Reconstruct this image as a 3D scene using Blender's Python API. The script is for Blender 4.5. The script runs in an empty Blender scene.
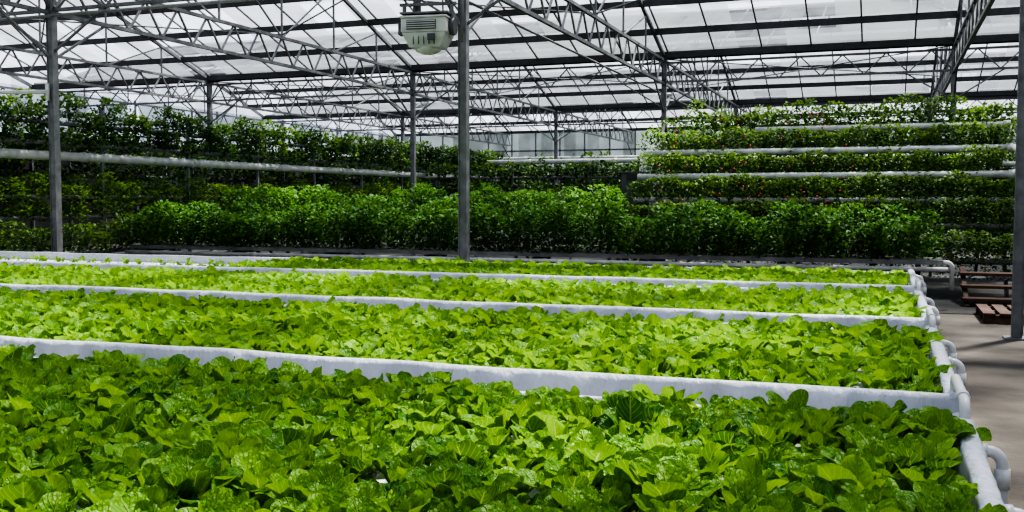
import bpy, math, random
import numpy as np
from mathutils import Vector
random.seed(7); rng=np.random.default_rng(7)
S=bpy.context.scene
S.view_settings.view_transform='AgX'
try: S.view_settings.look='AgX - High Contrast'
except Exception: pass
S.view_settings.exposure=0.32

# ---------------- materials ----------------
def newmat(name):
    m=bpy.data.materials.new(name); m.use_nodes=True
    nt=m.node_tree; nt.nodes.clear()
    out=nt.nodes.new('ShaderNodeOutputMaterial')
    return m,nt,out
def N(nt,t,**k):
    n=nt.nodes.new(t)
    for a,b in k.items(): setattr(n,a,b)
    return n
def math_(nt,op,a,b=None,clamp=False):
    n=nt.nodes.new('ShaderNodeMath'); n.operation=op; n.use_clamp=clamp
    for i,v in enumerate((a,b)):
        if v is None: continue
        if isinstance(v,(int,float)): n.inputs[i].default_value=v
        else: nt.links.new(v,n.inputs[i])
    return n.outputs[0]
def simple(name,c1,c2,rough=0.5,scale=6,bump=0.1,metal=0,bscale=None,stretch=None):
    m,nt,out=newmat(name)
    tc=N(nt,'ShaderNodeTexCoord'); no=N(nt,'ShaderNodeTexNoise'); no.inputs['Scale'].default_value=scale; no.inputs['Detail'].default_value=6
    nt.links.new(tc.outputs['Object'],no.inputs['Vector'])
    r=N(nt,'ShaderNodeValToRGB'); r.color_ramp.elements[0].position=.3; r.color_ramp.elements[1].position=.7
    r.color_ramp.elements[0].color=(*c1,1); r.color_ramp.elements[1].color=(*c2,1)
    nt.links.new(no.outputs['Fac'],r.inputs[0])
    p=N(nt,'ShaderNodeBsdfPrincipled'); p.inputs['Roughness'].default_value=rough; p.inputs['Metallic'].default_value=metal
    nt.links.new(r.outputs[0],p.inputs['Base Color'])
    if bump:
        n2=N(nt,'ShaderNodeTexNoise'); n2.inputs['Scale'].default_value=bscale or scale*4; n2.inputs['Detail'].default_value=4
        if stretch:
            mp=N(nt,'ShaderNodeMapping'); mp.inputs['Scale'].default_value=stretch; nt.links.new(tc.outputs['Object'],mp.inputs[0]); nt.links.new(mp.outputs[0],n2.inputs['Vector'])
        else: nt.links.new(tc.outputs['Object'],n2.inputs['Vector'])
        b=N(nt,'ShaderNodeBump'); b.inputs['Strength'].default_value=bump; b.inputs['Distance'].default_value=.02
        nt.links.new(n2.outputs['Fac'],b.inputs['Height']); nt.links.new(b.outputs[0],p.inputs['Normal'])
    nt.links.new(p.outputs[0],out.inputs[0])
    return m
def leafmat(name,dark,light,rib,rough=.38,trans=.35,veins=True,spec=.35):
    m,nt,out=newmat(name)
    a=N(nt,'ShaderNodeAttribute',attribute_name='rnd')
    r=N(nt,'ShaderNodeValToRGB'); r.color_ramp.elements[0].color=(*dark,1); r.color_ramp.elements[1].color=(*light,1)
    nt.links.new(a.outputs['Fac'],r.inputs[0])
    col=r.outputs[0]
    p=N(nt,'ShaderNodeBsdfPrincipled'); p.inputs['Roughness'].default_value=rough
    p.inputs['Specular IOR Level'].default_value=spec
    if veins:
        u=N(nt,'ShaderNodeAttribute',attribute_name='luv'); sx=N(nt,'ShaderNodeSeparateXYZ'); nt.links.new(u.outputs['Vector'],sx.inputs[0])
        au=math_(nt,'ABSOLUTE',sx.outputs[0])
        mid=math_(nt,'SUBTRACT',1.0,math_(nt,'DIVIDE',au,0.08),True)
        pet=math_(nt,'SUBTRACT',1.0,math_(nt,'DIVIDE',sx.outputs[1],0.33),True)
        ph=math_(nt,'SUBTRACT',math_(nt,'MULTIPLY',sx.outputs[1],9.0),math_(nt,'MULTIPLY',au,2.6))
        fr=math_(nt,'PINGPONG',ph,0.5)
        vein=math_(nt,'MULTIPLY',math_(nt,'SUBTRACT',1.0,math_(nt,'DIVIDE',fr,0.14),True),0.5)
        k=math_(nt,'MAXIMUM',math_(nt,'MAXIMUM',math_(nt,'MULTIPLY',mid,.85),vein),pet,True)
        mx=N(nt,'ShaderNodeMix',data_type='RGBA'); nt.links.new(k,mx.inputs[0]); nt.links.new(col,mx.inputs[6]); mx.inputs[7].default_value=(*rib,1)
        col=mx.outputs[2]
        tc=N(nt,'ShaderNodeTexCoord'); no=N(nt,'ShaderNodeTexNoise'); no.inputs['Scale'].default_value=48; no.inputs['Detail'].default_value=2
        nt.links.new(tc.outputs['Object'],no.inputs['Vector'])
        h=math_(nt,'SUBTRACT',math_(nt,'MULTIPLY',no.outputs['Fac'],2.2),k)
        b=N(nt,'ShaderNodeBump'); b.inputs['Strength'].default_value=.9; b.inputs['Distance'].default_value=.007
        nt.links.new(h,b.inputs['Height']); nt.links.new(b.outputs[0],p.inputs['Normal'])
    nt.links.new(col,p.inputs['Base Color'])
    t=N(nt,'ShaderNodeBsdfTranslucent')
    hs=N(nt,'ShaderNodeHueSaturation'); hs.inputs['Hue'].default_value=.485; hs.inputs['Value'].default_value=1.5; nt.links.new(col,hs.inputs['Color']); nt.links.new(hs.outputs[0],t.inputs[0])
    ms=N(nt,'ShaderNodeMixShader'); ms.inputs[0].default_value=trans
    nt.links.new(p.outputs[0],ms.inputs[1]); nt.links.new(t.outputs[0],ms.inputs[2]); nt.links.new(ms.outputs[0],out.inputs[0])
    return m
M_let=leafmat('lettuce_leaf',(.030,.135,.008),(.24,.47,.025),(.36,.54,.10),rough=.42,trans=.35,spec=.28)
M_bush=leafmat('herb_leaf',(.014,.06,.008),(.085,.22,.025),(.1,.25,.03),veins=False,rough=.55,trans=.3,spec=.25)
M_vine=leafmat('vine_leaf',(.014,.055,.008),(.13,.25,.03),(.1,.25,.03),veins=False,rough=.55,trans=.3,spec=.25)
M_liner=simple('white_liner',(.40,.42,.49),(.56,.58,.65),rough=.42,scale=3,bump=.9,bscale=16,stretch=(1.6,1.6,.35))
M_raft=simple('foam_raft',(.50,.52,.50),(.62,.63,.62),rough=.7,scale=5,bump=.1)
M_pvc=simple('white_pvc',(.50,.51,.52),(.64,.64,.64),rough=.35,scale=4,bump=0)
M_pvcd=simple('weathered_pvc',(.36,.37,.36),(.62,.62,.60),rough=.5,scale=5,bump=0)
M_gut=simple('grey_gutter',(.11,.12,.12),(.22,.22,.22),rough=.5,scale=5,bump=0)
M_steel=simple('galvanised_steel',(.10,.105,.11),(.20,.205,.21),rough=.5,metal=.3,scale=8,bump=.05)
M_dsteel=simple('dark_steel',(.012,.013,.015),(.03,.03,.03),rough=.6,scale=8,bump=.05)
M_conc=simple('concrete',(.030,.024,.019),(.085,.070,.057),rough=.9,scale=2.2,bump=.3,bscale=30)
M_floorshade=simple('black_floor_shade',(.010,.011,.010),(.022,.022,.020),rough=.9,scale=5,bump=.1)  # near-black colour standing in for shade on the back floor
M_wood=simple('brown_timber',(.04,.017,.010),(.085,.038,.022),rough=.8,scale=9,bump=.3)
M_dark=simple('dark_wall_shade',(.006,.008,.006),(.014,.018,.012),rough=.9,scale=5,bump=.1)  # shadow behind the plant rows, put into the lower wall colour
M_white=simple('painted_white_metal',(.42,.43,.43),(.60,.60,.58),rough=.4,scale=6,bump=0)
M_grey=simple('grey_cabinet_paint',(.05,.055,.06),(.09,.09,.10),rough=.5,scale=6,bump=0)
M_red=simple('red_flower',(.35,.02,.02),(.5,.06,.04),rough=.5,bump=0)

def polymat(name,lo,hi,cx,cy,tcol,scol,axes=(0,1)):
    m,nt,out=newmat(name)
    tc=N(nt,'ShaderNodeTexCoord'); sx=N(nt,'ShaderNodeSeparateXYZ'); nt.links.new(tc.outputs['Object'],sx.inputs[0])
    X=sx.outputs[axes[0]]; Y=sx.outputs[axes[1]]
    ys=math_(nt,'MULTIPLY',Y,1/cy); xs=math_(nt,'MULTIPLY',X,1/cx)
    cb=N(nt,'ShaderNodeCombineXYZ'); nt.links.new(math_(nt,'FLOOR',xs),cb.inputs[0]); nt.links.new(math_(nt,'FLOOR',ys),cb.inputs[1])
    wn=N(nt,'ShaderNodeTexWhiteNoise'); nt.links.new(cb.outputs[0],wn.inputs['Vector'])
    no=N(nt,'ShaderNodeTexNoise'); no.inputs['Scale'].default_value=.9; no.inputs['Detail'].default_value=5; no.inputs['Distortion'].default_value=.6
    nt.links.new(tc.outputs['Object'],no.inputs['Vector'])
    v=math_(nt,'MULTIPLY',math_(nt,'POWER',wn.outputs['Value'],3.0),.8)
    v=math_(nt,'ADD',v,math_(nt,'MULTIPLY',math_(nt,'SUBTRACT',no.outputs['Fac'],.42),1.3),True)
    mr=N(nt,'ShaderNodeMapRange'); nt.links.new(v,mr.inputs[0]); mr.inputs[3].default_value=lo; mr.inputs[4].default_value=hi
    tr=N(nt,'ShaderNodeBsdfTransparent'); tr.inputs[0].default_value=(*tcol,1)
    tl=N(nt,'ShaderNodeBsdfTranslucent'); tl.inputs[0].default_value=(*scol,1)
    df=N(nt,'ShaderNodeBsdfDiffuse'); df.inputs[0].default_value=(*scol,1)
    m0=N(nt,'ShaderNodeMixShader'); m0.inputs[0].default_value=.5; nt.links.new(tl.outputs[0],m0.inputs[1]); nt.links.new(df.outputs[0],m0.inputs[2])
    ms=N(nt,'ShaderNodeMixShader'); nt.links.new(mr.outputs[0],ms.inputs[0]); nt.links.new(m0.outputs[0],ms.inputs[1]); nt.links.new(tr.outputs[0],ms.inputs[2])
    nt.links.new(ms.outputs[0],out.inputs[0]); return m
M_roof=polymat('polycarbonate_roof',.18,.98,1.07,1.2,(.95,.97,1),(.20,.215,.235))
M_wall=polymat('polycarbonate_wall',.25,.85,.6,6,(.92,.95,1),(.35,.37,.40),axes=(1,0))
M_wallx=polymat('polycarbonate_end_wall',.1,.5,.6,6,(.85,.9,.92),(.22,.24,.24),axes=(0,1))

# ---------------- mesh builder ----------------
class MB:
    def __init__(s): s.v=[]; s.f=[]; s.m=[]; s.sm=[]
    def box(s,c,d,mi=0,rz=0,taper=1.0):
        n=len(s.v); cx,cy,cz=c; a,b,h=d[0]/2,d[1]/2,d[2]/2
        co,si=math.cos(rz),math.sin(rz)
        for dz in (-h,h):
            t=taper if dz<0 else 1.0
            for dx,dy in ((-a*t,-b*t),(a*t,-b*t),(a*t,b*t),(-a*t,b*t)):
                s.v.append((cx+dx*co-dy*si,cy+dx*si+dy*co,cz+dz))
        for q in ((0,3,2,1),(4,5,6,7),(0,1,5,4),(1,2,6,5),(2,3,7,6),(3,0,4,7)):
            s.f.append(tuple(n+i for i in q)); s.m.append(mi); s.sm.append(False)
    def tube(s,pts,r,sides=8,mi=0,cap=True):
        pts=[Vector(p) for p in pts]; n=len(s.v); k=len(pts)
        rs=r if isinstance(r,(list,tuple)) else [r]*k
        prev=None
        for i,p in enumerate(pts):
            t=(pts[min(i+1,k-1)]-pts[max(i-1,0)]).normalized()
            if prev is None:
                a=Vector((0,0,1)) if abs(t.z)<.9 else Vector((1,0,0))
                u=t.cross(a).normalized()
            else: u=(prev-t*prev.dot(t)).normalized()
            prev=u; w=t.cross(u)
            for j in range(sides):
                an=2*math.pi*(j+.5)/sides
                q=p+(u*math.cos(an)+w*math.sin(an))*rs[i]; s.v.append(tuple(q))
        for i in range(k-1):
            for j in range(sides):
                a=n+i*sides+j; b=n+i*sides+(j+1)%sides
                s.f.append((a,b,b+sides,a+sides)); s.m.append(mi); s.sm.append(sides>4)
        if cap:
            s.f.append(tuple(n+j for j in range(sides))[::-1]); s.m.append(mi); s.sm.append(False)
            s.f.append(tuple(n+(k-1)*sides+j for j in range(sides))); s.m.append(mi); s.sm.append(False)
    def bar(s,a,b,w,mi=0): s.tube([a,b],w*.7071,4,mi)
    def quadgrid(s,G,mi=0,smooth=True):
        G=np.asarray(G); a,b=G.shape[:2]; n=len(s.v)
        s.v.extend(map(tuple,G.reshape(-1,3)))
        for i in range(a-1):
            for j in range(b-1):
                q=n+i*b+j; s.f.append((q,q+1,q+b+1,q+b)); s.m.append(mi); s.sm.append(smooth)
    def obj(s,name,mats):
        me=bpy.data.meshes.new(name); me.from_pydata(s.v,[],s.f)
        for m in mats: me.materials.append(m)
        me.polygons.foreach_set('material_index',s.m); me.polygons.foreach_set('use_smooth',s.sm); me.update()
        o=bpy.data.objects.new(name,me); S.collection.objects.link(o); return o
def elbow(p,d1,d2,R,n=6):
    p=Vector(p); d1=Vector(d1); d2=Vector(d2); out=[]
    for i in range(n+1):
        a=math.pi/2*i/n; out.append(tuple(p+d1*R*math.sin(a)+d2*R*(1-math.cos(a))))
    return out

# ---------------- leaves ----------------
class Leaves:
    def __init__(s): s.V=[]; s.F=[]; s.U=[]; s.R=[]; s.n=0
    def add(s,base,phi,th0,th1,L,W,nl,nw,rnd,pet=.3,ruf=.012,cup=.25,roll=None):
        base=np.asarray(base); n=len(L)
        if n==0: return
        v=np.linspace(0,1,nl+1)
        if pet>0:
            v=np.concatenate([[0],pet*.85+(1-pet*.85)*np.sin(np.linspace(0,1,nl)*np.pi/2)])
        u=np.linspace(-1,1,nw+1)
        b=np.clip((v-pet*.8)/(1-pet*.8),0,1)
        if pet>0: prof=np.sqrt(np.clip(1-(2*b**1.1-1)**2,0,1))**.8
        else: prof=np.sin(np.pi*np.clip(b,0,1)**.95)**.62*(0.85+.3*b)
        prof=prof/prof.max(); prof=np.maximum(prof,np.where(b<.5,.09,.16 if pet>0 else .05))
        fine=np.linspace(0,1,25)
        th=th0[:,None]+(th1-th0)[:,None]*fine[None]**1.3
        rr=np.concatenate([np.zeros((n,1)),np.cumsum(np.sin((th[:,1:]+th[:,:-1])/2),1)/24],1)*L[:,None]
        zz=np.concatenate([np.zeros((n,1)),np.cumsum(np.cos((th[:,1:]+th[:,:-1])/2),1)/24],1)*L[:,None]
        idx=v*24; i0=np.minimum(idx.astype(int),23); f=idx-i0
        r=rr[:,i0]*(1-f)+rr[:,i0+1]*f; z=zz[:,i0]*(1-f)+zz[:,i0+1]*f
        t=th0[:,None]+(th1-th0)[:,None]*v[None]**1.3
        w=prof[None]*W[:,None]/2
        lat=u[None,None]*w[:,:,None]
        ph=rng.random(n)*6.28; ph2=rng.random(n)*6.28
        big=(w>W[:,None]*.2)[:,:,None]
        off=cup*(np.abs(u)[None,None]**1.6)*w[:,:,None] + ruf*np.abs(u)[None,None]*np.sin(ph[:,None,None]+v[None,:,None]*9+u[None,None]*2.2)*big
        off=off+.4*ruf*np.sin(ph2[:,None,None]+u[None,None]*5+v[None,:,None]*4)*big
        R=r[:,:,None]-np.cos(t)[:,:,None]*off; Z=z[:,:,None]+np.sin(t)[:,:,None]*off
        if roll is not None:
            Z=Z+lat*np.sin(roll)[:,None,None]; lat=lat*np.cos(roll)[:,None,None]
        c=np.cos(phi)[:,None,None]; sn=np.sin(phi)[:,None,None]
        P=np.stack([base[:,0,None,None]+R*c-lat*sn, base[:,1,None,None]+R*sn+lat*c, base[:,2,None,None]+Z],-1).reshape(-1,3)
        nv=(nl+1)*(nw+1)
        q=np.array([(i*(nw+1)+j,i*(nw+1)+j+1,(i+1)*(nw+1)+j+1,(i+1)*(nw+1)+j) for i in range(nl) for j in range(nw)])
        F=(q[None]+(np.arange(n)*nv)[:,None,None]).reshape(-1,4)+s.n
        UV=np.zeros((n,nl+1,nw+1,3)); UV[...,0]=u[None,None]; UV[...,1]=v[None,:,None]
        s.V.append(P); s.F.append(F); s.U.append(UV.reshape(-1,3)); s.R.append(np.repeat(rnd,nv)); s.n+=n*nv
    def obj(s,name,mat):
        V=np.concatenate(s.V).astype(np.float32); F=np.concatenate(s.F).astype(np.int32)
        me=bpy.data.meshes.new(name); me.vertices.add(len(V)); me.vertices.foreach_set('co',V.ravel())
        me.loops.add(F.size); me.loops.foreach_set('vertex_index',F.ravel())
        me.polygons.add(len(F)); me.polygons.foreach_set('loop_start',np.arange(0,F.size,4,dtype=np.int32))
        me.polygons.foreach_set('use_smooth',np.ones(len(F),bool))
        a=me.attributes.new('luv','FLOAT_VECTOR','POINT'); a.data.foreach_set('vector',np.concatenate(s.U).astype(np.float32).ravel())
        a=me.attributes.new('rnd','FLOAT','POINT'); a.data.foreach_set('value',np.clip(np.concatenate(s.R),0,1).astype(np.float32))
        me.materials.append(mat); me.update(calc_edges=True)
        o=bpy.data.objects.new(name,me); S.collection.objects.link(o); return o

def patch(x,y):
    return .5+.25*np.sin(x*.9+1.3)*np.cos(y*.7)+.25*np.sin(x*.37+y*1.1+2)
def lettuce(Lv,x0,x1,y0,y1,z,sp,scale=1.,leaves=15,tadd=0.):
    nx=max(1,int((x1-x0)/sp)); ny=max(1,int((y1-y0)/sp))
    gx,gy=np.meshgrid(x0+(np.arange(nx)+.5)*(x1-x0)/nx, y0+(np.arange(ny)+.5)*(y1-y0)/ny)
    edge=np.minimum(gy.ravel()-y0,y1-gy.ravel())
    gx=gx.ravel()+rng.normal(0,sp*.17,gx.size); gy=gy.ravel()+rng.normal(0,sp*.15,gy.size)
    sc=scale*rng.uniform(.8,1.15,gx.size)*np.where(edge<.12,.88,1.0); d=np.hypot(gx,gy)
    tone=patch(gx,gy)*.28+rng.normal(.18,.09,gx.size)+tadd
    for lod,(a,b_,nl,nw) in enumerate(((0,4.6,8,6),(4.6,7.5,5,4),(7.5,99,4,2))):
        msk=(d>=a)&(d<b_)
        n=msk.sum()
        if n==0: continue
        px,py,ps,pt=gx[msk],gy[msk],sc[msk],tone[msk]
        ph0=rng.random(n)*6.28
        for i in range(leaves):
            k=i/(leaves-1)
            phi=ph0+i*2.4+rng.normal(0,.3,n)
            L=(0.155-.042*k)*ps*rng.uniform(.8,1.15,n)
            W=(0.094-.030*k)*ps*rng.uniform(.8,1.12,n)
            th0=(.50-.42*k)+rng.normal(0,.17,n); th1=(1.25-.85*k)+rng.normal(0,.35,n)
            base=np.stack([px+np.cos(phi)*.01,py+np.sin(phi)*.01,np.full(n,z)+rng.uniform(0,.022,n)],-1)
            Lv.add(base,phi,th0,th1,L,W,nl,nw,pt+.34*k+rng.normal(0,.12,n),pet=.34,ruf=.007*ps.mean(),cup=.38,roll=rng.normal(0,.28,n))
def clump(Lv,cx,cy,z0,rx,ry,h,n,size,tone=.3,nl=3):
    n=int(n)
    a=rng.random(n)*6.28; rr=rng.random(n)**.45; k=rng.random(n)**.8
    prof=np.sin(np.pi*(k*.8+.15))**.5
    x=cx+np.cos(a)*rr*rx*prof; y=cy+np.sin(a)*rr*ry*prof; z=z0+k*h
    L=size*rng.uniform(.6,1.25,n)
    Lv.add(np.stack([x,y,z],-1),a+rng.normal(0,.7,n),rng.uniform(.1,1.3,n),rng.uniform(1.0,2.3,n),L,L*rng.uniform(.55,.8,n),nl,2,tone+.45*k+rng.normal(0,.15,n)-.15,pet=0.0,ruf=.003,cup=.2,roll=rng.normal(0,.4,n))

# ---------------- beds ----------------
RIM=.75; XR=.27; XL=-13.2; DEP=2.15
def wob(s,seed,amp):
    r=random.Random(seed); o=np.zeros_like(s)
    for _ in range(12):
        f=r.uniform(4,75); o+=np.sin(s*f+r.uniform(0,6.28)+1.5*np.sin(s*r.uniform(.5,3)))*amp/(1+f*.02)
    return o/3.2
def wallsweep(mb,p0,p1,nrm,top,seed,thick=.034,h=.26):
    p0=np.array(p0,float); p1=np.array(p1,float); nrm=np.array(nrm,float)
    Ln=np.linalg.norm(p1-p0); n=int(Ln/.018)+2; s=np.linspace(0,Ln,n); d=(p1-p0)/Ln
    w1=wob(s,seed,.014); w2=w1*1.5+wob(s,seed+1,.014); wt=wob(s*.12,seed+2,.006); w3=w1+wob(s+.3,seed,.016)
    prof=[(0.0+.012,-h,w2),(.016,-h*.75,w3),(.012,-h*.45,w2),(.010,-h*.2,w1),(.007,-.018,w1*.3),(-.002,-.002,w1*0),(-.5*thick,.003,w1*0),(-thick+.004,-.002,w1*0),(-thick,-.02,w1*.2),(-thick,-.14,w1*.2)]
    G=np.zeros((len(prof),n,3))
    for i,(o,z,w) in enumerate(prof):
        G[i,:,:2]=p0[None]+d[None]*s[:,None]+nrm[None]*(o+w*(1 if i<5 else 0))[:,None]
        G[i,:,2]=top+z+wt
    mb.quadgrid(G,0)
def make_bed(y0,idx,xl=XL):
    mb=MB(); y1=y0+DEP
    wallsweep(mb,(xl,y0),(XR,y0),(0,-1),RIM+.006,idx*10+1)
    wallsweep(mb,(XR,y1),(xl,y1),(0,1),RIM-.03,idx*10+3)
    wallsweep(mb,(XR,y0-.005),(XR,y1+.005),(1,0),RIM,idx*10+5,thick=.055)
    wallsweep(mb,(xl,y1),(xl,y0),(-1,0),RIM,idx*10+7)
    mb.box(((xl+XR)/2,(y0+y1)/2,RIM-.25),(XR-xl-.02,DEP-.02,.03),0)
    x=xl+.06
    while x<XR-.07:
        x2=min(x+1.22,XR-.065)
        mb.box(((x+x2)/2,(y0+y1)/2,RIM-.145),(x2-x-.01,DEP-.10,.03),1); x=x2
    for yy in (y0+.12,y1-.12):
        mb.box(((xl+XR)/2,yy,RIM-.30),(XR-xl-.1,.05,.07),2)
        x=XR-.25
        while x>xl:
            mb.box((x,yy,(RIM-.33)/2),(.06,.06,RIM-.33),2); mb.box((x,yy,.03),(.16,.16,.06),3); x-=1.6
    return mb.obj('hydroponic_bed',[M_liner,M_raft,M_dsteel,M_conc])
bedY=[1.43,3.85,6.30,8.72]
for i,y in enumerate(bedY): make_bed(y,i)
for i,y in enumerate(bedY):
    L=Leaves(); z=RIM-(.108 if i==0 else .118)
    a,b=y+.085,y+DEP-.05
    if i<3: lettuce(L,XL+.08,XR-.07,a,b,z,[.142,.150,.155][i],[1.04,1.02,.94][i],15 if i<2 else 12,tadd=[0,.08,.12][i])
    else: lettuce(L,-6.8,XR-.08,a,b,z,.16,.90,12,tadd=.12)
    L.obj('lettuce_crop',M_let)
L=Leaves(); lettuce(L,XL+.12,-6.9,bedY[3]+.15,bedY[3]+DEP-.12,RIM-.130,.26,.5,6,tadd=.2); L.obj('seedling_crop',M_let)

def drain(y,idx):
    mb=MB(); r=.018
    for k,yy in enumerate((y+1.2,y+DEP-.30)):
        z=RIM-.05; ox=XR+.07
        pts=[(XR-.03,yy,z),(ox-.04,yy,z)]+elbow((ox-.04,yy,z),(1,0,0),(0,0,-1),.04)+[(ox,yy,.12)]
        mb.tube(pts,r,14)
        mb.tube([(XR+.005,yy,z),(XR+.028,yy,z)],r*1.3,14)
        mb.tube([(ox,yy,z-.11),(ox,yy,z-.05)],r*1.25,14)
    mb.tube([(ox,y+.6,.12),(ox,y+DEP+.1,.12)],r*1.5,14)
    mb.obj('pvc_drain_pipe',[M_pvc])
for i,y in enumerate(bedY): drain(y,i)
for i,y in enumerate(bedY[:3]):
    mb=MB(); a=y+DEP-.08; b=bedY[i+1]+.16; x=XR-.02; z=RIM
    pts=[(x,a,z-.02)]+elbow((x,a,z+.01),(0,0,1),(0,1,0),.04)+elbow((x,b-.04,z+.05),(0,1,0),(0,0,-1),.04)+[(x,b,z-.02)]
    mb.tube(pts,.017,14); mb.tube([(x,a+.08,z+.05),(x,a+.13,z+.05)],.022,14); mb.obj('pvc_link_pipe',[M_pvc])

# ---------------- posts and trusses ----------------
PX=[7.65,1.3,-4.95,-11.5,-17.8,-24.1]; GY=[-12.4,-.4,11.6,23.6,35.6,47.6]; GUT=4.85; RIDGE=6.9
BW=7.65+24.1; BC=(7.65-24.1)/2
for gy in GY[1:-1]:
    for px in PX[1:-1]:
        if gy==-.4 and px in (1.3,): continue
        mb=MB(); mb.box((px,gy,(GUT-.03)/2),(.10,.10,GUT-.03)); mb.box((px,gy,.01),(.24,.24,.02))
        for sx in (-.05,.05):
            mb.box((px+sx,gy-.055,GUT/2),(.012,.02,GUT-.1))
        mb.obj('steel_post',[M_steel])
def lattice(mb,a,b,z0,z1,step,w=.05,ww=.028):
    a=np.array(a,float); b=np.array(b,float); Ln=np.linalg.norm(b-a); n=int(Ln/step); d=(b-a)/n
    mb.bar((*a,z0),(*b,z0),w); mb.bar((*a,z1),(*b,z1),w)
    for i in range(n):
        p=a+d*i; q=a+d*(i+.5); r=a+d*(i+1)
        mb.bar((*p,z0),(*q,z1),ww); mb.bar((*q,z1),(*r,z0),ww)
NB=len(GY)-1
for px in PX:
    for g in range(NB):
        mb=MB(); y0,y1=GY[g],GY[g+1]
        lattice(mb,(px,y0),(px,y1),4.18,4.72,.8,.06,.032)
        ym=(y0+y1)/2
        for (ya,yb) in ((y0,ym),(y1,ym)):
            mb.bar((px,ya,GUT-.05),(px,yb,RIDGE-.12),.07)
            for f in (.33,.66):
                yy=ya+(yb-ya)*f; mb.bar((px,yy,4.72),(px,yy,GUT+(RIDGE-GUT)*f-.1),.035)
            mb.bar((px,ya+(yb-ya)*.33,GUT+(RIDGE-GUT)*.33-.1),(px,ya+(yb-ya)*.66,4.72),.03)
            mb.bar((px,ya+(yb-ya)*.66,GUT+(RIDGE-GUT)*.66-.1),(px,ym,4.72),.03)
        mb.bar((px,ym,4.72),(px,ym,RIDGE-.1),.035)
        mb.bar((px,y0,3.5),(px,y0+1.1,4.18),.035); mb.bar((px,y1,3.5),(px,y1-1.1,4.18),.035)
        mb.obj('roof_truss',[M_steel])
for gy in GY[2:-1]:
    mb=MB(); lattice(mb,(PX[-1],gy),(7.65,gy),4.22,4.66,.9,.05,.028)
    for px in PX[1:-1]:
        mb.bar((px,gy,3.6),(px+1.0,gy,4.22),.03); mb.bar((px,gy,3.6),(px-1.0,gy,4.22),.03)
    mb.obj('eave_girder',[M_steel])
for gy in GY[1:-1]:
    mb=MB(); mb.box((BC,gy,GUT),(BW-.1,.22,.03)); mb.box((BC,gy-.11,GUT+.05),(BW-.1,.012,.12)); mb.box((BC,gy+.11,GUT+.05),(BW-.1,.012,.12)); mb.obj('rain_gutter',[M_dsteel])
for g in range(NB):
    y0,y1=GY[g],GY[g+1]; ym=(y0+y1)/2
    mb=MB()
    for (ya,yb) in ((y0,ym),(y1,ym)):
        for f in (.02,.2,.4,.6,.8,.98):
            yy=ya+(yb-ya)*f; zz=GUT+(RIDGE-GUT)*f-.06
            mb.box((BC,yy,zz),(BW,.07,.14),0)
    mb.obj('roof_purlins',[M_dsteel])
    mb=MB(); x=PX[-1]
    while x<7.7:
        for (ya,yb) in ((y0,ym),(y1,ym)): mb.bar((x,ya,GUT+.0),(x,yb,RIDGE+.0),.035)
        x+=1.07
    mb.obj('roof_rafters',[M_steel])
mb=MB()
for g in range(NB):
    y0,y1=GY[g],GY[g+1]; ym=(y0+y1)/2
    for (ya,yb) in ((y0+.1,ym),(y1-.1,ym)):
        mb.quadgrid([[(PX[-1],ya,GUT+.05),(7.7,ya,GUT+.05)],[(PX[-1],yb,RIDGE+.05),(7.7,yb,RIDGE+.05)]],0,False)
mb.obj('ceiling',[M_roof])
mb=MB()
for i in range(1,len(PX)-1):
    for g in (1,2,3):
        xa,xb=PX[i],PX[i+1]; y0,y1=GY[g],GY[g+1]
        mb.tube([(xa,y0,4.75),(xb,(y0+y1)/2,4.78)],.016,5); mb.tube([(xb,y0,4.75),(xa,(y0+y1)/2,4.78)],.016,5)
mb.obj('wind_brace_rods',[M_steel])

# ---------------- walls / floor ----------------
Y0,Y1=GY[0]-.15,GY[-1]+.15; YC=(Y0+Y1)/2; YL=Y1-Y0
mb=MB(); mb.box((BC,YC,-.05),(BW+.4,YL+.2,.1)); mb.obj('floor',[M_conc])
mb=MB(); mb.box((-8.0,(13.9+46)/2,.004),(30.5,46-13.9,.008)); mb.obj('floor_shade_sheet',[M_floorshade])  # added dark sheet, shades the floor under the growing rows by colour
def gable(name,y,mat):
    mb=MB(); mb.box((BC,y,1.5),(BW,.06,3.0),1); mb.box((BC,y,(3.0+GUT)/2),(BW,.03,GUT-3.0),0)
    x=PX[-1]
    while x<7.7: mb.box((x,y-.04,GUT/2),(.06,.05,GUT),2); x+=1.27
    for z in (3.0,3.9): mb.box((BC,y-.04,z),(BW,.05,.08),2)
    mb.obj(name,[mat,M_dark,M_steel])
gable('wall_back',Y1,M_wallx); gable('wall_front',Y0,M_wallx)
def side(name,x):
    mb=MB(); mb.box((x,YC,1.7),(.06,YL,3.4),1); mb.box((x,YC,(3.4+GUT)/2),(.03,YL,GUT-3.4),0)
    y=Y0
    sgn=1 if x<0 else -1
    while y<Y1: mb.box((x+.05*sgn,y,GUT/2),(.06,.05,GUT),2); y+=1.5
    for z in (3.4,4.1): mb.box((x+.05*sgn,YC,z),(.05,YL,.06),2)
    for g in range(NB):
        y0,y1=GY[g],GY[g+1]; n=len(mb.v)
        mb.v+= [(x,y0,GUT),(x,y1,GUT),(x,(y0+y1)/2,RIDGE)]; mb.f.append((n,n+1,n+2)); mb.m.append(0); mb.sm.append(False)
    mb.obj(name,[M_wall,M_dark,M_steel])
side('wall_left',PX[-1]-.1); side('wall_right',7.75)

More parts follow.
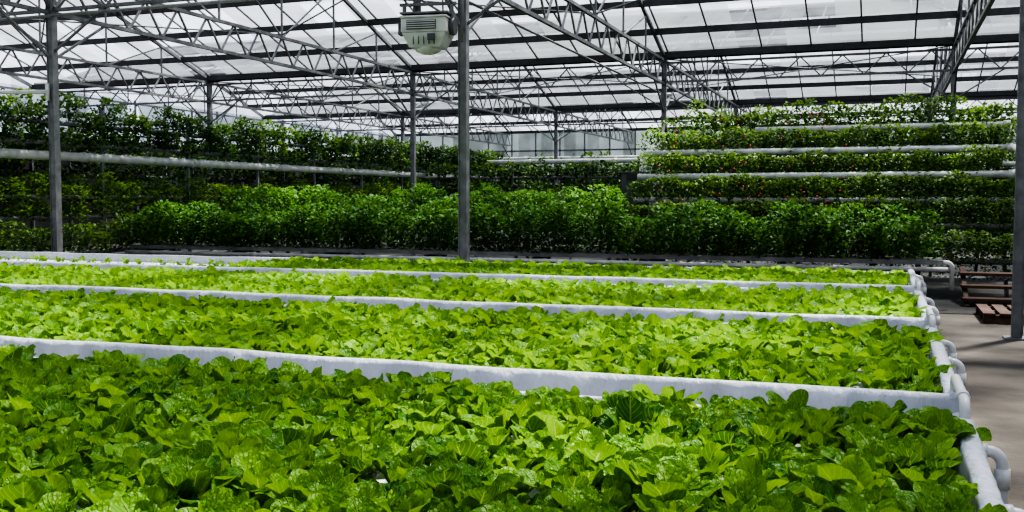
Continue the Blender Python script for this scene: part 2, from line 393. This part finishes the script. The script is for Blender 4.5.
# ---------------- herb benches across ----------------
def bench(x0,x1,y,z,h,nm,n_per=330,size=.085,tone=.25,ends=True):
    mb=MB()
    for k in range(3):
        yy=y+.12+k*.3
        mb.box(((x0+x1)/2,yy,z-.035),(x1-x0,.13,.06),0)
    mb.tube([(x0,y-.03,z-.12),(x1+.05,y-.03,z-.12)],.03,12,2)
    if ends:
        mb.tube([(x1+.05,y-.03,z-.12)]+elbow((x1+.05,y-.03,z-.12),(1,0,0),(0,0,-1),.08)+[(x1+.13,y-.03,0.03)],.035,12,2)
        mb.tube([(x1-.02,y+.1,z-.035)]+elbow((x1+.04,y+.1,z-.035),(1,0,0),(0,0,-1),.07)+[(x1+.11,y+.1,z-.4)],.03,12,2)
    x=x1-.3
    while x>x0:
        for yy in (y+.1,y+.75): mb.box((x,yy,(z-.08)/2),(.05,.05,z-.08),1)
        mb.box((x,y+.42,z-.09),(.05,.8,.04),1); x-=1.8
    mb.obj('herb_gutter_bench',[M_gut,M_dsteel,M_pvcd])
    L=Leaves(); x=x0+.1
    while x<x1-.05:
        for yy in (y+.15,y+.62):
            clump(L,x+rng.normal(0,.07),yy+rng.normal(0,.06),z-.03,rng.uniform(.2,.32),.3,h*rng.uniform(.68,1.12),n_per,size,tone+rng.normal(0,.08))
        x+=.30
    L.obj(nm,M_bush)
bench(-12.6,.72,14.3,.66,.70,'herb_crop',320,.075,tone=.40)
bench(-12.9,-4.4,17.6,.95,.75,'herb_crop',210,.08,tone=.58,ends=False)

# ---------------- tiered A-frame right ----------------
tiers=[(.55,16.2),(1.05,16.7),(1.45,17.1),(1.85,17.5),(2.28,17.95),(2.68,18.4)]
ax0,ax1=-4.1,1.75
mb=MB()
for k,(z,y) in enumerate(tiers):
    mi=2 if k<2 else 0; rr=.058 if k>=3 else .045
    xs=ax0 if k<5 else -2.2
    yo=-.13 if k>=3 else 0
    mb.tube([(xs,y+yo,z),(ax1+.1,y+yo,z)],rr,14,mi)
    mb.tube([(ax1+.02,y+yo,z),(ax1+.12,y+yo,z)],rr*1.25,14,mi)
    if k<5:
        z2,y2=tiers[k+1]; mb.tube([(ax1+.1,y,z),(ax1+.18,(y+y2)/2,(z+z2)/2),(ax1+.1,y2,z2)],.03,10,mi)
x=ax0+.2
while x<ax1+.1:
    mb.bar((x,15.9,0),(x,18.65,2.85),.05,1); mb.bar((x,21.4,0),(x,18.65,2.85),.05,1); x+=1.85
mb.tube([(ax1+.22,17.0,0),(ax1+.22,17.0,2.1)]+[(ax1+.1,17.5,2.28)],.045,12,0)
for z in (.9,1.3,2.0): mb.tube([(ax1-.1,17.0,z),(ax1+.4,17.0,z)],.035,12,0)
mb.tube([(ax1+.15,17.9,2.3),(ax1+.5,17.9,2.38),(ax1+.75,17.9,2.5)],.07,14,0)
mb.tube([(ax1+.2,17.8,2.62),(ax1+.6,17.8,2.62)],.05,14,0)
mb.obj('tiered_gutter_frame',[M_pvcd,M_dsteel,M_gut])
L=Leaves()
for k,(z,y) in enumerate(tiers):
    x=ax0+.1
    while x<ax1+.05:
        if not (k==5 and x<-3.4):
            sc=1.0 if k<5 else (1.15+.25*math.sin(x*3))
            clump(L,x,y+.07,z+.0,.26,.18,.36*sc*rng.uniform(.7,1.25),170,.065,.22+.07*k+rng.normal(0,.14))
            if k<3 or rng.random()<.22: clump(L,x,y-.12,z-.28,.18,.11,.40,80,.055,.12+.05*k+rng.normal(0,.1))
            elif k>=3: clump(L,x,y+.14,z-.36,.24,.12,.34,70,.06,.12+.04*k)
        x+=.24
x=ax0
while x<ax1+.2:
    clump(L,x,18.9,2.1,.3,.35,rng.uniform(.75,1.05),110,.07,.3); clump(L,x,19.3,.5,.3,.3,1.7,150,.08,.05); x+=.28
L.obj('tiered_vine_crop',M_vine)
def vinerow(a,b,levels,nm,pipe=None,size=.085,dens=110,h=.5,rad=.25,tone=.3,pr=.065,mat=None,top=None):
    a=np.array(a,float); b=np.array(b,float); Ln=np.linalg.norm(b-a); d=(b-a)/Ln
    mb=MB()
    for z in levels: mb.tube([(*(a),z),(*(b),z)],pr*.6,10,2)
    for z in (pipe or []):
        mb.tube([(*(a),z),(*(b),z)],pr*1.2,14,0)
        s=1.5
        while s<Ln:
            p=a+d*s; q=a+d*(s+.12); mb.tube([(*p,z),(*q,z)],pr*1.4,14,0); s+=3
    s=.2; top=top or max(levels)+.35
    while s<Ln:
        p=a+d*s; mb.box((p[0],p[1],top/2),(.05,.05,top),1); s+=2.4
    mb.obj('vertical_grow_rack',[M_pvcd,M_steel,M_gut])
    L=Leaves()
    for li,z in enumerate(levels):
        s=.1
        while s<Ln:
            p=a+d*s; dist=math.hypot(*p)
            clump(L,p[0]+rng.normal(0,.05),p[1]+rng.normal(0,.05),z+rng.uniform(-.14,0),rad,rad,h*rng.uniform(.6,1.25),int(dens*(1 if dist<24 else .6)),size*(1 if dist<24 else 1.25),tone+rng.normal(0,.12))
            s+=rad*1.15
    L.obj(nm,mat or M_vine)
vinerow((2.3,21.0),(7.2,21.0),[.4,.9,1.4,1.9,2.4],'vine_crop',tone=.0,dens=160,rad=.3)
vinerow((-4.2,20.4),(2.2,20.4),[.6,1.1,1.6,2.1,2.55],'vine_crop',tone=.02,dens=140,rad=.3,h=.55)
vinerow((-13.3,9.5),(-13.3,34.5),[2.42,2.76],'vine_crop',pipe=[2.20],tone=.10,h=.44,dens=210,size=.07)
vinerow((-14.1,9.5),(-14.1,34.5),[2.3,1.9,1.5],'vine_crop',tone=.0,h=.44,dens=110,size=.09,rad=.3)
vinerow((-13.35,9.0),(-13.35,34.0),[1.15,1.5],'vine_crop',tone=.48,h=.40,dens=200,size=.065)
vinerow((-13.0,8.8),(-13.0,31.0),[.55],'vine_crop',tone=.28,h=.62,dens=260,rad=.32,size=.07)
vinerow((-13.0,28.0),(-3.0,28.0),[.6,1.1,1.6,2.1],'vine_crop',tone=.1,h=.45,dens=90,size=.1)
vinerow((-13.0,32.5),(3.0,32.5),[.8,1.5,2.2],'vine_crop',pipe=[2.75],tone=.1,h=.5,dens=70,size=.12,rad=.32)
vinerow((-22.0,40.5),(6.0,40.5),[1.0,1.8,2.6],'vine_crop',pipe=[3.2],tone=.1,h=.7,dens=70,size=.16,rad=.5)
vinerow((-9.5,22.5),(-5.6,22.5),[.9,1.3],'vine_crop',tone=.3,h=.5,dens=130,size=.08)
mb=MB()
for _ in range(70):
    k=random.choice([2,3,4,5]); z,y=tiers[k]; x=random.uniform(-3.8,-.5); c=Vector((x,y-.18+random.uniform(-.08,.05),z+random.uniform(-.1,.3))); r=.018
    mb.tube([c+Vector((0,0,r)),c+Vector((0,0,.6*r)),c,c-Vector((0,0,.7*r)),c-Vector((0,0,r))],[.2*r,.8*r,r,.7*r,.2*r],6)
mb.obj('red_flowers',[M_red])  # dots stand for reddish flowers among the tiers

# ---------------- hanging unit heater ----------------
def heater(x,y,z):
    rt=bpy.data.objects.new('unit_heater',None); rt.location=(x,y,z); S.collection.objects.link(rt)
    w,d=.52,.40
    mb=MB(); mb.box((0,0,.10),(w,d,.16),0); mb.box((0,0,-.06),(w*.98,d*.98,.16),0,taper=.72); mb.box((0,0,.19),(w+.03,d+.03,.025),0)
    o=mb.obj('housing',[M_white]); o.parent=rt
    bv=o.modifiers.new('b','BEVEL'); bv.width=.012; bv.segments=2
    mb=MB()
    mb.box((-.02,-d/2-.006,.10),(.34,.012,.10),1)
    for i in range(4): mb.box((-.02,-d/2-.016,.065+i*.024),(.33,.014,.008),0)
    mb.tube([(0,0,-.12),(0,0,-.17),(0,0,-.20)],[.15,.14,.07],20,0)
    for i in range(5): mb.box((-.12+i*.06,-d/2+.028,-.05),(.008,.02,.12),1)
    mb.tube([(w/2,0,.1),(w/2+.06,0,.1)],[.09,.10],16,1)
    o=mb.obj('air_outlet',[M_white,M_grey]); o.parent=rt
    mb=MB()
    for sx in (-.22,.22):
        for sy in (-.15,.15): mb.tube([(sx,sy,.18),(sx*.8,sy,4.85-z)],.010,6)
    mb.box((0,0,.36),(.66,.05,.03)); mb.box((0,0,.24),(.56,.36,.02))
    for sx in (-.28,.28): mb.box((sx,0,.27),(.03,.05,.2))
    mb.tube([(.3,.1,-.05),(.36,.1,-.05),(.37,.1,.3),(.37,.1,4.7-z)],.02,10); mb.tube([(-.15,.1,.2),(-.15,.1,.5),(.05,.1,.8)],.04,10)
    o=mb.obj('hanger_rods',[M_steel]); o.parent=rt
    mb=MB(); mb.box((-.29,-.05,.08),(.06,.12,.14)); mb.box((.1,-d/2-.02,-.04),(.08,.03,.07)); o=mb.obj('control_box',[M_grey]); o.parent=rt
    rt.rotation_euler=(0,0,.15)
heater(-4.90,10.45,3.30)

def cabinet(x,y,w,h,z0,mat):
    mb=MB(); mb.box((x,y,z0+h/2),(w,.4,h),0); mb.box((x,y-.21,z0+h/2),(w*.92,.02,h*.94),0); mb.box((x+w*.38,y-.235,z0+h*.5),(.03,.03,.14),1)
    mb.box((x,y,z0+h+.015),(w+.06,.46,.03),0)
    for sx in (-1,1): mb.box((x+sx*w*.42,y,z0/2),(.06,.3,z0),1)
    for k in range(4): mb.box((x,y-.225,z0+h*.8+k*.03),(w*.5,.012,.012),1)
    mb.obj('control_cabinet',[mat,M_dsteel])
cabinet(-4.55,19.0,.42,.66,1.3,M_grey)
mb=MB(); mb.tube([(-4.9,22.0,.0),(-4.9,22.0,2.35),(-4.9,22.0,2.5),(-4.9,22.0,2.56)],[.26,.26,.2,.08],24); mb.tube([(-4.9,22.0,2.53),(-4.9,22.0,2.6)],.09,16)
for z in (.6,1.2,1.8): mb.tube([(-4.9,22.0,z),(-4.9,22.0,z+.03)],.27,24)
mb.obj('water_tank',[M_pvcd])

mb=MB()
for k in range(3): mb.box((1.7,13.0+k*.5,.05),(1.2,.1,.1))
for k in range(7): mb.box((1.16+k*.18,13.5,.112),(.13,1.15,.024))
mb.obj('wooden_pallet',[M_wood])
mb=MB()
for k in range(3): mb.box((2.0,15.0+k*.35,.10+k*.15),(2.0,.34,.04))
for sx in (1.05,2.95): mb.bar((sx,14.8,.0),(sx,16.0,.48),.06)
mb.obj('wooden_steps',[M_wood])

mb=MB(); mb.tube([(-12.7,11.2,3.03),(-11.5,11.5,3.03)],.03,10); mb.tube([(-11.52,11.5,2.9),(-11.52,11.5,3.15)],.03,10); mb.obj('spray_line',[M_pvcd])
mb=MB(); mb.tube([(-23,11.5,4.12),(7,11.5,4.12)],.025,8); mb.tube([(-5.3,0,4.1),(-5.3,46,4.1)],.02,8); mb.obj('overhead_conduit',[M_gut])

# ---------------- light ----------------
w=bpy.data.worlds.new('sky'); S.world=w; w.use_nodes=True; nt=w.node_tree; bg=nt.nodes['Background']
tc=nt.nodes.new('ShaderNodeTexCoord'); sp=nt.nodes.new('ShaderNodeSeparateXYZ'); nt.links.new(tc.outputs['Generated'],sp.inputs[0])
rp=nt.nodes.new('ShaderNodeValToRGB'); rp.color_ramp.elements[0].color=(.82,.85,.90,1); rp.color_ramp.elements[1].color=(.66,.76,.93,1)
nt.links.new(sp.outputs[2],rp.inputs[0]); nt.links.new(rp.outputs[0],bg.inputs[0]); bg.inputs[1].default_value=1.9
sd=bpy.data.lights.new('sun','SUN'); sd.energy=15; sd.angle=math.radians(5); sd.color=(1,.95,.84)
so=bpy.data.objects.new('sun',sd); S.collection.objects.link(so)
dirv=Vector((-.25,-.40,-1.0)); so.rotation_euler=dirv.to_track_quat('-Z','Y').to_euler(); so.location=(3,8,20)

cd=bpy.data.cameras.new('camera'); cd.sensor_width=36; cd.lens=35.33; cd.clip_end=300
co=bpy.data.objects.new('camera',cd); S.collection.objects.link(co); co.location=(0,0,1.45)
co.rotation_euler=(math.radians(90-3.19),0,math.radians(20.4)); S.camera=co
